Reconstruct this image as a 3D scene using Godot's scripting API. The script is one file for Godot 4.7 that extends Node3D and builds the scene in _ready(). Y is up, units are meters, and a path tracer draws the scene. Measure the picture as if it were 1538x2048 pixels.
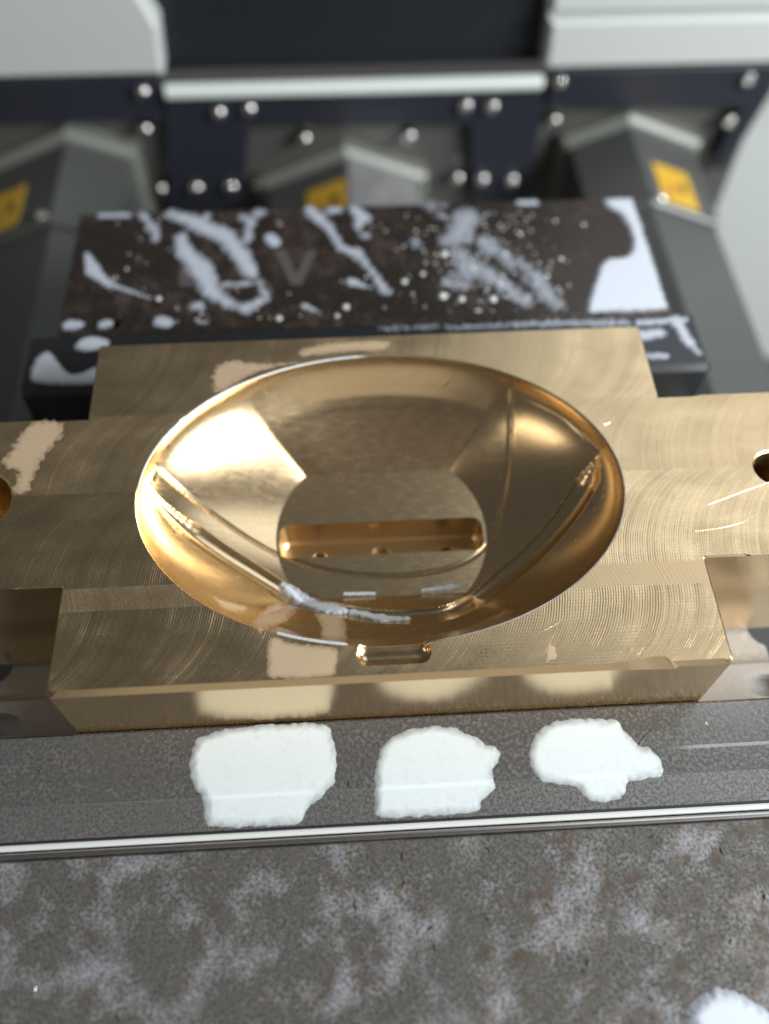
extends Node3D
# A bronze mould half clamped in a machine vise. Lengths in the builders are millimetres; K turns them into metres.
const K := 0.001
const TOP_Y := 0.0
const FRONT_Y := -24.4     # top of the front jaw
const REAR_Y := -21.5      # top of the rear jaw
const FLOOR_D := 25.0      # depth of the cavity floor
var rng := RandomNumberGenerator.new()
var M := {}
var carve := PackedFloat32Array()
const CW := 560
const CH := 400
const CS := 0.25

# ---------------------------------------------------------------- small helpers
func lin(r: float, g: float, b: float, a := 1.0) -> Color:
	var c := Color(r, g, b).linear_to_srgb()
	c.a = a
	return c

func mat(nm: String, c: Color, rough: float, metal := 0.0, spec := 0.5) -> StandardMaterial3D:
	var m := StandardMaterial3D.new()
	m.resource_name = nm
	m.albedo_color = c
	m.roughness = rough
	m.metallic = metal
	m.metallic_specular = spec
	M[nm] = m
	return m

func numbered(nm: String) -> String:
	if not has_node(NodePath(nm)):
		return nm
	var i := 1
	while has_node(NodePath("%s_%03d" % [nm, i])):
		i += 1
	return "%s_%03d" % [nm, i]

func tag(o: Node3D, label: String, category := "", group := "", kind := "") -> Node3D:
	if label: o.set_meta("label", label)
	if category: o.set_meta("category", category)
	if group: o.set_meta("group", group)
	if kind: o.set_meta("kind", kind)
	return o

func thing(nm: String, label: String, category: String, at := Vector3.ZERO, group := "") -> Node3D:
	var o := Node3D.new()
	o.name = numbered(nm)
	add_child(o)
	o.position = at * K
	tag(o, label, category, group)
	return o

# a growing triangle list in millimetres
class Mesher:
	var v := PackedVector3Array()
	var n := PackedVector3Array()
	var uv := PackedVector2Array()
	var col := PackedColorArray()
	var idx := PackedInt32Array()
	var off := Vector3.ZERO
	func vert(p: Vector3, nn: Vector3, t := Vector2.ZERO) -> int:
		v.append((p - off) * 0.001)
		n.append(nn)
		uv.append(t)
		return v.size() - 1
	func tri(a: int, b: int, c: int) -> void:
		var g := (v[b] - v[a]).cross(v[c] - v[a])
		if g.dot(n[a] + n[b] + n[c]) > 0.0:
			idx.append_array([a, c, b])
		else:
			idx.append_array([a, b, c])
	func flat3(a: Vector3, b: Vector3, c: Vector3, toward: Vector3) -> void:
		var g := (b - a).cross(c - a)
		if g.length_squared() < 1e-14: return
		g = g.normalized()
		if g.dot(toward) < 0: g = -g
		tri(vert(a, g), vert(b, g), vert(c, g))
	func flat4(a: Vector3, b: Vector3, c: Vector3, d: Vector3, toward: Vector3) -> void:
		var g := (c - a).cross(d - b)
		if g.length_squared() < 1e-14: return
		g = g.normalized()
		if g.dot(toward) < 0: g = -g
		var i := vert(a, g); var j := vert(b, g); var k := vert(c, g); var l := vert(d, g)
		tri(i, j, k); tri(i, k, l)
	func mesh() -> ArrayMesh:
		var arr := []
		arr.resize(Mesh.ARRAY_MAX)
		arr[Mesh.ARRAY_VERTEX] = v
		arr[Mesh.ARRAY_NORMAL] = n
		arr[Mesh.ARRAY_TEX_UV] = uv
		if col.size() == v.size(): arr[Mesh.ARRAY_COLOR] = col
		arr[Mesh.ARRAY_INDEX] = idx
		var m := ArrayMesh.new()
		m.add_surface_from_arrays(Mesh.PRIMITIVE_TRIANGLES, arr)
		return m

func obj(nm: String, mesh: Mesh, m: Material, parent: Node3D = null) -> MeshInstance3D:
	var o := MeshInstance3D.new()
	o.name = nm if parent else numbered(nm)
	o.mesh = mesh
	o.material_override = m
	(parent if parent else self).add_child(o, true)
	return o

func inset(poly: PackedVector2Array, d: float) -> PackedVector2Array:
	var out := PackedVector2Array()
	var s := 0.0
	for i in poly.size():
		s += poly[i].cross(poly[(i + 1) % poly.size()])
	var sg := 1.0 if s > 0 else -1.0
	for i in poly.size():
		var a := poly[(i + poly.size() - 1) % poly.size()]
		var b := poly[i]
		var c := poly[(i + 1) % poly.size()]
		var n1 := (b - a).normalized().rotated(PI / 2 * sg)
		var n2 := (c - b).normalized().rotated(PI / 2 * sg)
		var k := (n1 + n2) / maxf(1.0 + n1.dot(n2), 0.15)
		out.append(b + k * d)
	return out

# polygon (u, v) swept along w from w0 to w1; the w1 end is chamfered, ax = [u axis, v axis, w axis]
func sweep(ms: Mesher, poly: PackedVector2Array, w0: float, w1: float, bevel: float, ax: Array, o := Vector3.ZERO) -> void:
	var U: Vector3 = ax[0]
	var V: Vector3 = ax[1]
	var Wd: Vector3 = ax[2]
	var inn := inset(poly, bevel) if bevel > 0 else poly
	var sg := signf(w1 - w0)
	var mid := Vector2.ZERO
	for q in poly: mid += q / poly.size()
	for i in poly.size():
		var j := (i + 1) % poly.size()
		var a := poly[i]
		var b := poly[j]
		var e := b - a
		var outw := Vector2(e.y, -e.x).normalized()
		if Geometry2D.is_point_in_polygon((a + b) / 2 + outw * 0.01, poly): outw = -outw
		var ow := U * outw.x + V * outw.y
		var at := func(q: Vector2, w: float) -> Vector3: return o + U * q.x + V * q.y + Wd * w
		ms.flat4(at.call(a, w0), at.call(b, w0), at.call(b, w1 - sg * bevel), at.call(a, w1 - sg * bevel), ow)
		if bevel > 0:
			ms.flat4(at.call(a, w1 - sg * bevel), at.call(b, w1 - sg * bevel), at.call(inn[j], w1), at.call(inn[i], w1), ow + Wd * sg)
	for side in 2:
		var pl := inn if side == 0 else poly
		var w := w1 if side == 0 else w0
		var t := Geometry2D.triangulate_polygon(pl)
		for k in range(0, t.size(), 3):
			ms.flat3(o + U * pl[t[k]].x + V * pl[t[k]].y + Wd * w, o + U * pl[t[k + 1]].x + V * pl[t[k + 1]].y + Wd * w, o + U * pl[t[k + 2]].x + V * pl[t[k + 2]].y + Wd * w, Wd * (sg if side == 0 else -sg))

const AX_UP := [Vector3(1, 0, 0), Vector3(0, 0, 1), Vector3(0, 1, 0)]     # plan polygon (x, z), swept up
const AX_FRONT := [Vector3(1, 0, 0), Vector3(0, 1, 0), Vector3(0, 0, 1)]  # elevation polygon (x, y), swept towards the camera
const AX_SIDE := [Vector3(0, 0, 1), Vector3(0, 1, 0), Vector3(1, 0, 0)]   # section polygon (z, y), swept along x

func rect(x0: float, y0: float, x1: float, y1: float) -> PackedVector2Array:
	return PackedVector2Array([Vector2(x0, y0), Vector2(x1, y0), Vector2(x1, y1), Vector2(x0, y1)])

func pts(a: Array) -> PackedVector2Array:
	var p := PackedVector2Array()
	for i in range(0, a.size(), 2): p.append(Vector2(a[i], a[i + 1]))
	return p

# a flat cell with a round hole, its chamfer, its wall and its bottom
func cell_hole(ms: Mesher, x0: float, x1: float, z0: float, z1: float, c: Vector2, r: float, y: float, deep: float, uvf: Callable, ch := 0.5) -> void:
	var angs := []
	for i in 64: angs.append(TAU * i / 64.0)
	for q in [Vector2(x0, z0), Vector2(x1, z0), Vector2(x1, z1), Vector2(x0, z1)]:
		angs.append(fposmod((q - c).angle(), TAU))
	angs.sort()
	var po := PackedVector2Array()
	for a in angs:
		var d := Vector2(cos(a), sin(a))
		var t := 1e9
		if absf(d.x) > 1e-9: t = minf(t, maxf((x0 - c.x) / d.x, (x1 - c.x) / d.x))
		if absf(d.y) > 1e-9: t = minf(t, maxf((z0 - c.y) / d.y, (z1 - c.y) / d.y))
		po.append(c + d * t)
	var m := angs.size()
	for i in m:
		var j := (i + 1) % m
		var da := Vector2(cos(angs[i]), sin(angs[i]))
		var db := Vector2(cos(angs[j]), sin(angs[j]))
		var ring := []
		for d in [da, db]:
			ring.append([c + d * (r + ch), c + d * r])
		var p3 := func(q: Vector2, yy: float) -> Vector3: return Vector3(q.x, yy, q.y)
		var ia := ms.vert(p3.call(po[i], y), Vector3.UP, uvf.call(po[i]))
		var ib := ms.vert(p3.call(po[j], y), Vector3.UP, uvf.call(po[j]))
		var ic := ms.vert(p3.call(ring[1][0], y), Vector3.UP, uvf.call(ring[1][0]))
		var id := ms.vert(p3.call(ring[0][0], y), Vector3.UP, uvf.call(ring[0][0]))
		ms.tri(ia, ib, ic); ms.tri(ia, ic, id)
		var inw := Vector3(-da.x - db.x, 0, -da.y - db.y)
		ms.flat4(p3.call(ring[0][0], y), p3.call(ring[1][0], y), p3.call(ring[1][1], y - ch), p3.call(ring[0][1], y - ch), inw + Vector3.UP)
		ms.flat4(p3.call(ring[0][1], y - ch), p3.call(ring[1][1], y - ch), p3.call(ring[1][1], y - deep), p3.call(ring[0][1], y - deep), inw)
		ms.flat3(p3.call(ring[0][1], y - deep), p3.call(ring[1][1], y - deep), Vector3(c.x, y - deep, c.y), Vector3.UP)

# ---------------------------------------------------------------- shape of the cavity
func r_floor(ph: float) -> float:
	var s := sin(ph)
	return minf(30.2, (21.2 if s < 0 else 20.2) / maxf(absf(s), 1e-6))

func r_rim(ph: float) -> float:
	return 1.0 / sqrt(pow(cos(ph) / 64.0, 2) + pow(sin(ph) / 45.5, 2))

func r_slot(ph: float) -> float:    # rounded rectangle 59 x 11, its centre at z = 1.3
	var d := Vector2(cos(ph), sin(ph))
	var lo := 0.0
	var hi := 40.0
	for k in 26:
		var t := (lo + hi) / 2
		var q := d * t - Vector2(0, 1.3)
		var e := Vector2(absf(q.x) - 29.3 + 3.0, absf(q.y) - 5.5 + 3.0)
		var sd := Vector2(maxf(e.x, 0), maxf(e.y, 0)).length() + minf(maxf(e.x, e.y), 0) - 3.0
		if sd < 0: lo = t
		else: hi = t
	return lo

const NOTCH := Vector2(0.2, 47.6)
func notch_d(q: Vector2) -> float:   # distance from the middle line of the small trough at the front rim
	return Vector2(maxf(absf(q.x - NOTCH.x) - 6.0, 0), q.y - NOTCH.y).length()

func r_in(ph: float) -> float:
	var e := r_rim(ph)
	var d := Vector2(cos(ph), sin(ph))
	if d.y < 0.9: return e
	var t := 54.0
	while t > e:
		if notch_d(d * t) < 2.8: return t
		t -= 0.02
	return e

func bowl_depth(x: float, z: float) -> float:
	var r := sqrt(x * x + z * z)
	var ph := atan2(z, x)
	var b := r_rim(ph)
	var dep := 0.0
	if r < b:
		var a := r_floor(ph)
		if r <= a:
			dep = FLOOR_D
		else:      # flat flanks rise from the floor, then a steep oval wall runs up to the rim
			var rm := 0.857 * b
			var s1 := FLOOR_D - (FLOOR_D - 11.8) * (r - a) / (rm - a)
			var s2 := 0.6 + 11.2 * pow((b - r) / (b - rm), 0.75)
			var stepped := lerpf(s1, s2, smoothstep(rm - 2.6, rm + 2.6, r))
			var round_ := 0.6 + (FLOOR_D - 0.6) * pow(1.0 - (r - a) / (b - a), 0.6)
			dep = lerpf(round_, stepped, smoothstep(0.55, 0.9, absf(z) / r))
		dep += carve_at(x, z)
	if z > 40:
		var nd := notch_d(Vector2(x, z))
		if nd < 2.8: dep = maxf(dep, 0.25 + 2.3 * sqrt(1.0 - pow(nd / 2.8, 2)))
	return dep

func carve_at(x: float, z: float) -> float:
	var u := x / CS + CW / 2.0
	var w := z / CS + CH / 2.0
	var i := int(u)
	var j := int(w)
	if i < 0 or j < 0 or i >= CW - 1 or j >= CH - 1: return 0.0
	u -= i
	w -= j
	var k := j * CW + i
	return lerpf(lerpf(carve[k], carve[k + 1], u), lerpf(carve[k + CW], carve[k + CW + 1], u), w)

func smooth_line(a: PackedVector2Array, per := 6) -> PackedVector2Array:
	var out := PackedVector2Array()
	for i in a.size() - 1:
		var p0 := a[maxi(i - 1, 0)]
		var p3 := a[mini(i + 2, a.size() - 1)]
		for k in per:
			out.append(a[i].cubic_interpolate(a[i + 1], p0, p3, k / float(per)))
	out.append(a[a.size() - 1])
	return out

func carve_line(line: PackedVector2Array, half: float, deep: float, round_: bool, taper: float, end_taper := -1.0) -> void:
	var total := 0.0
	for i in line.size() - 1: total += line[i].distance_to(line[i + 1])
	var run := 0.0
	for i in line.size() - 1:
		var a := line[i]
		var b := line[i + 1]
		var l := a.distance_to(b)
		var i0 := int((minf(a.x, b.x) - half) / CS + CW / 2.0)
		var i1 := int((maxf(a.x, b.x) + half) / CS + CW / 2.0) + 1
		var j0 := int((minf(a.y, b.y) - half) / CS + CH / 2.0)
		var j1 := int((maxf(a.y, b.y) + half) / CS + CH / 2.0) + 1
		for j in range(j0, j1 + 1):
			for k in range(i0, i1 + 1):
				var q := Vector2((k - CW / 2.0) * CS, (j - CH / 2.0) * CS)
				var t := clampf((q - a).dot(b - a) / maxf(l * l, 1e-9), 0, 1)
				var s := run + t * l
				var w := 1.0 if taper <= 0 else clampf(minf(s / taper, (total - s) / (end_taper if end_taper > 0 else taper)), 0.12, 1.0)
				var d := q.distance_to(a + (b - a) * t) / (half * w)
				if d < 1.0:
					var c := deep * w * (sqrt(1.0 - d * d) if round_ else (1.0 - d))
					if c > carve[j * CW + k]: carve[j * CW + k] = c
		run += l

# ---------------------------------------------------------------- textures (what the surfaces are made of)
func noise(sd: int, freq: float, oct := 4, type := FastNoiseLite.TYPE_SIMPLEX_SMOOTH) -> FastNoiseLite:
	var f := FastNoiseLite.new()
	f.seed = sd
	f.frequency = freq
	f.noise_type = type
	f.fractal_octaves = oct
	return f

func noise_bytes(sd: int, w: int, h: int, freq: float, oct := 4, type := FastNoiseLite.TYPE_SIMPLEX_SMOOTH) -> PackedByteArray:
	var im := noise(sd, freq, oct, type).get_seamless_image(w, h)
	im.convert(Image.FORMAT_L8)
	return im.get_data()

func tex(w: int, h: int, data: PackedByteArray, fmt := Image.FORMAT_RGB8) -> ImageTexture:
	return ImageTexture.create_from_image(Image.create_from_data(w, h, false, fmt, data))

func milling_textures() -> Array:
	# turning arcs of a face mill, one band per pass; 250 x 110 mm
	var w := 2048
	var h := 900
	var hgt := PackedByteArray()
	hgt.resize(w * h)
	var rgh := PackedByteArray()
	rgh.resize(w * h)
	var n1 := noise_bytes(3, 512, 512, 0.02, 4)
	var n2 := noise_bytes(4, 512, 512, 0.15, 2)
	# z from, z to, arc centre, arc radius, direction, pitch, strength
	var bands := [[-60.0, -26.6, -56.0, 40.0, -1.0, 0.72, 0.9, 0.0], [-26.6, -1.2, -1.0, 32.0, 1.0, 0.66, 0.9, 12.0], [-1.2, 26.9, 28.0, 34.0, 1.0, 0.62, 1.0, -8.0], [26.9, 33.2, 36.0, 20.0, -1.0, 1.1, 0.35, 22.0], [33.2, 60.0, 32.0, 27.0, -1.0, 0.66, 1.5, -6.0]]
	var bun := PackedFloat32Array()     # how strongly each arc is cut: bundles and single deep marks
	bun.resize(4096)
	var b1 := noise(8, 0.012, 2)
	var b2 := noise(9, 0.2, 2)
	for i in 4096: bun[i] = clampf(0.9 + 0.6 * b1.get_noise_1d(i) + 1.0 * b2.get_noise_1d(i), 0.1, 2.2)
	var sn := PackedFloat32Array()
	sn.resize(1024)
	for i in 1024: sn[i] = sin(TAU * i / 1024.0)
	for j in h:
		var z := (j + 0.5) / h * 110.0 - 55.0
		var b: Array = bands[0]
		for q in bands:
			if z >= q[0] and z < q[1]: b = q
		var dz: float = clampf(absf(z - b[2]) / b[3], 0, 0.98)
		var arc: float = b[4] * b[3] * sqrt(1.0 - dz * dz)
		var kf: float = 1024.0 / b[5]
		var fx := 250.0 / w
		var st: float = b[6]
		var rb: float = b[7]
		var zl := sn[int(absf(z) * 1024.0 / 0.9) & 1023] * 9.0
		var edge := 1.0 - smoothstep(0.0, 1.6, minf(absf(z - b[0]), absf(z - b[1])))
		for i in w:
			var a := int(n1[((j >> 1) & 511) * 512 + ((i >> 2) & 511)]) - 128
			var f := int(n2[(j & 511) * 512 + (i & 511)]) - 128
			var run := i * fx + arc + 200.0
			var ph := int(run * kf + a * 3) & 1023
			var bu := bun[int(run * 12.0) & 4095]
			var amp := st * (34.0 + a * 0.2)
			hgt[j * w + i] = clampi(int(128.0 + sn[ph] * amp * bu + bu * 14.0 + zl + f * 0.08 + edge * 14.0), 0, 255)
			rgh[j * w + i] = clampi(int(78.0 + rb + a * 0.10 + f * 0.10 + bu * 12.0), 0, 255)
	var im := Image.create_from_data(w, h, false, Image.FORMAT_L8, hgt)
	im.convert(Image.FORMAT_RGB8)
	im.bump_map_to_normal_map(1.0)
	return [ImageTexture.create_from_image(im), tex(w, h, rgh, Image.FORMAT_L8)]

# worn steel with rust flecks, scratches and thin dried coolant; returns albedo, roughness and metal textures
func steel_textures(sd: int, w: int, h: int, base: Vector3, rust: Vector3, milk: Vector3, rust_at: float, milk_at: float, milk_amount: float, tilt: float) -> Array:
	var n1 := noise_bytes(sd, w, h, 0.006, 5)
	var n2 := noise_bytes(sd + 1, w, h, 0.022, 4)
	var n3 := noise_bytes(sd + 2, w, h, 0.12, 3)
	var n4 := noise_bytes(sd + 3, w, h, 0.011, 5)
	var al := PackedByteArray()
	al.resize(w * h * 3)
	var ro := PackedByteArray()
	ro.resize(w * h)
	var me := PackedByteArray()
	me.resize(w * h)
	for j in h:
		for i in w:
			var k := j * w + i
			var a := n1[k] / 255.0
			var b := n2[k] / 255.0
			var c := n3[k] / 255.0
			var d := n4[k] / 255.0
			var side := (float(i) / w - 0.5) * tilt
			var r := clampf((c * 0.46 + b * 0.46 + a * 0.34 - rust_at - side) * 8.0, 0, 1)
			var m := clampf((d * 0.42 + a * 0.46 + c * 0.20 + (1.0 - b) * 0.16 - milk_at) * 3.2, 0, 1) * milk_amount * clampf(0.5 + 0.9 * c, 0, 1)
			r *= 1.0 - m * 0.75
			var g := 0.84 + 0.32 * c
			var x := base * g
			x = x.lerp(rust * (0.7 + 0.6 * c), r * 0.85)
			x = x.lerp(milk * (0.9 + 0.15 * c), m)
			al[k * 3] = clampi(int(x.x), 0, 255)
			al[k * 3 + 1] = clampi(int(x.y), 0, 255)
			al[k * 3 + 2] = clampi(int(x.z), 0, 255)
			ro[k] = clampi(int(80.0 + 80.0 * r + 40.0 * m + (c - 0.5) * 60.0), 0, 255)
			me[k] = clampi(int(150.0 * (1.0 - r) * (1.0 - m * 0.9)), 0, 255)
	return [tex(w, h, al), tex(w, h, ro, Image.FORMAT_L8), tex(w, h, me, Image.FORMAT_L8)]

func scratch(im: Image, n: int, sd: int, c: Color, lo: float, hi: float) -> void:
	var r := RandomNumberGenerator.new()
	r.seed = sd
	for i in n:
		var p := Vector2(r.randf() * im.get_width(), r.randf() * im.get_height())
		var d := Vector2.from_angle(r.randf_range(-0.5, 0.5) + (PI / 2.4 if r.randf() < 0.6 else 0.2))
		var l := r.randf_range(lo, hi)
		var k := 0.0
		while k < l:
			var q := p + d * k
			var x := posmod(int(q.x), im.get_width())
			var y := posmod(int(q.y), im.get_height())
			im.set_pixel(x, y, im.get_pixel(x, y).lerp(c, 0.6))
			d = d.rotated(r.randf_range(-0.02, 0.02))
			k += 0.8

func steel(nm: String, t: Array, sx: float, sz: float, rough := 1.0, metal := 1.0) -> StandardMaterial3D:
	var m := mat(nm, Color.WHITE, rough, metal)
	m.albedo_texture = t[0]
	m.roughness_texture = t[1]
	m.roughness_texture_channel = BaseMaterial3D.TEXTURE_CHANNEL_RED
	m.metallic_texture = t[2]
	m.metallic_texture_channel = BaseMaterial3D.TEXTURE_CHANNEL_RED
	m.uv1_triplanar = true
	m.uv1_world_triplanar = true
	m.uv1_scale = Vector3(1.0 / sx, 1.0 / sz, 1.0 / sz)
	return m

func make_materials() -> void:
	var mill := milling_textures()
	var b := mat("milled_bronze", lin(0.78, 0.592, 0.355), 1.0, 1.0)
	b.normal_enabled = true
	b.normal_texture = mill[0]
	b.normal_scale = 0.75
	b.roughness_texture = mill[1]
	b.roughness_texture_channel = BaseMaterial3D.TEXTURE_CHANNEL_RED
	mat("bronze_side", lin(0.78, 0.592, 0.355), 0.24, 1.0)
	var pol := mat("polished_bronze", lin(0.78, 0.592, 0.355), 1.0, 1.0)
	var rn := noise_bytes(20, 512, 512, 0.03, 4)
	for i in rn.size(): rn[i] = clampi(int(47.0 + rn[i] * 0.12), 0, 255)
	pol.roughness_texture = tex(512, 512, rn, Image.FORMAT_L8)
	pol.roughness_texture_channel = BaseMaterial3D.TEXTURE_CHANNEL_RED
	pol.uv1_triplanar = true
	pol.uv1_scale = Vector3(12, 90, 40)
	var tn := noise(21, 0.06, 3).get_seamless_image(512, 512)
	tn.convert(Image.FORMAT_RGB8)
	tn.bump_map_to_normal_map(0.09)
	pol.normal_enabled = true
	pol.normal_texture = ImageTexture.create_from_image(tn)
	mat("slot_bronze", lin(0.78, 0.592, 0.355), 0.3, 1.0)
	# steel
	var f := steel_textures(31, 1536, 768, Vector3(120, 119, 116), Vector3(60, 48, 38), Vector3(150, 153, 162), 0.685, 0.585, 0.72, -0.20)
	var fi: Image = f[0].get_image()
	scratch(fi, 260, 5, Color(0.75, 0.74, 0.72), 4, 22)
	f[0] = ImageTexture.create_from_image(fi)
	var fb := steel("front_body_steel", f, 0.21, 0.105)
	fb.uv1_offset = Vector3(0.5, 0, -0.7)
	fb.clearcoat_enabled = true
	fb.clearcoat = 0.5
	fb.clearcoat_roughness = 0.12
	var wet := noise(45, 0.05, 4).get_seamless_image(512, 512)
	wet.convert(Image.FORMAT_RGB8)
	wet.bump_map_to_normal_map(0.6)
	fb.normal_enabled = true
	fb.normal_texture = ImageTexture.create_from_image(wet)
	var p := steel_textures(61, 1024, 512, Vector3(146, 146, 145), Vector3(66, 54, 45), Vector3(160, 162, 175), 0.80, 0.86, 0.5, 0.0)
	var pi: Image = p[0].get_image()
	scratch(pi, 60, 6, Color(0.7, 0.7, 0.7), 4, 18)
	p[0] = ImageTexture.create_from_image(pi)
	steel("plate_steel", p, 0.16, 0.08, 0.8, 1.3)
	M["plate_steel"].clearcoat_enabled = true
	M["plate_steel"].clearcoat = 0.5
	M["plate_steel"].clearcoat_roughness = 0.1
	steel("plate_steel_rough", p, 0.13, 0.065, 0.95, 1.25)
	var bs := mat("base_steel", lin(0.40, 0.385, 0.375), 0.8, 0.25)
	bs.roughness_texture = p[1]
	bs.uv1_triplanar = true
	bs.uv1_scale = Vector3.ONE * 12.0
	var r := steel_textures(91, 1024, 512, Vector3(66, 60, 55), Vector3(60, 48, 42), Vector3(120, 124, 140), 0.66, 0.80, 0.5, 0.0)
	steel("rear_steel", r, 0.20, 0.10, 0.9)
	mat("ground_steel", lin(0.50, 0.51, 0.53), 0.22, 1.0)
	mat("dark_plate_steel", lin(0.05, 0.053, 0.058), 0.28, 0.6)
	mat("etched_steel", lin(0.11, 0.10, 0.095), 0.5, 0.3)
	# coolant
	var fo := liquid("foam_coolant", lin(0.71, 0.76, 0.785), 0.36, 0.3)
	var fm := noise_bytes(46, 256, 256, 0.035, 4)
	var fc := PackedByteArray()
	for i in fm.size():
		var q := smoothstep(0.55, 0.95, fm[i] / 255.0)
		fc.append_array([int(lerpf(240, 231, q)), int(lerpf(243, 235, q)), int(lerpf(243, 241, q))])
	fo.albedo_texture = tex(256, 256, fc)
	fo.uv1_triplanar = true
	fo.uv1_world_triplanar = true
	fo.uv1_scale = Vector3.ONE * 38.0
	liquid("milky_coolant", lin(0.46, 0.50, 0.58), 0.3, 0.4)
	liquid("pool_coolant", lin(0.60, 0.65, 0.74), 0.3, 0.6)
	liquid("coolant_or_reflection", lin(0.74, 0.60, 0.42, 0.5), 0.3, 0.0)  # also colours the painted reflections on the cavity's front wall
	liquid("thin_coolant", lin(0.46, 0.50, 0.58, 0.72), 0.3, 0.3)
	mat("grey_bead", lin(0.19, 0.18, 0.17), 0.3)
	mat("white_bead", lin(0.56, 0.58, 0.58), 0.3)
	# machine
	mat("cream_paint", lin(0.47, 0.50, 0.49), 0.45)
	mat("black_panel", lin(0.013, 0.015, 0.02), 0.4)
	mat("pale_strip", lin(0.62, 0.68, 0.66), 0.35)
	mat("navy_plate", lin(0.017, 0.020, 0.029), 0.4)
	mat("grey_sheet", lin(0.13, 0.125, 0.12), 0.42, 0.5)
	mat("cover_sheet", lin(0.10, 0.105, 0.104), 0.42, 0.3)
	mat("cover_edge", lin(0.17, 0.18, 0.16), 0.45, 0.2)
	mat("lit_slope_sheet", lin(0.30, 0.30, 0.31), 0.35, 0.5)  # paler copy of the cover colour, for a slope that reflects light
	mat("screw_steel", lin(0.62, 0.61, 0.60), 0.25, 1.0)
	mat("yellow_label", lin(0.62, 0.38, 0.035), 0.45)
	mat("red_print", lin(0.50, 0.20, 0.03), 0.5)
	mat("black_print", lin(0.03, 0.03, 0.03), 0.5)
	mat("chip_metal", lin(0.80, 0.74, 0.62), 0.15, 1.0)

func liquid(nm: String, c: Color, rough: float, coat: float) -> StandardMaterial3D:
	var m := mat(nm, c, rough, 0.0, 0.5)
	m.transparency = BaseMaterial3D.TRANSPARENCY_ALPHA
	m.vertex_color_use_as_albedo = true
	if coat > 0:
		m.clearcoat_enabled = true
		m.clearcoat = coat
		m.clearcoat_roughness = 0.06
	return m

# ---------------------------------------------------------------- coolant lying on surfaces
func seg_d(q: Vector2, a: Vector2, b: Vector2) -> Vector2:
	var t := clampf((q - a).dot(b - a) / maxf((b - a).length_squared(), 1e-9), 0, 1)
	return Vector2(q.distance_to(a + (b - a) * t), t)

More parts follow.
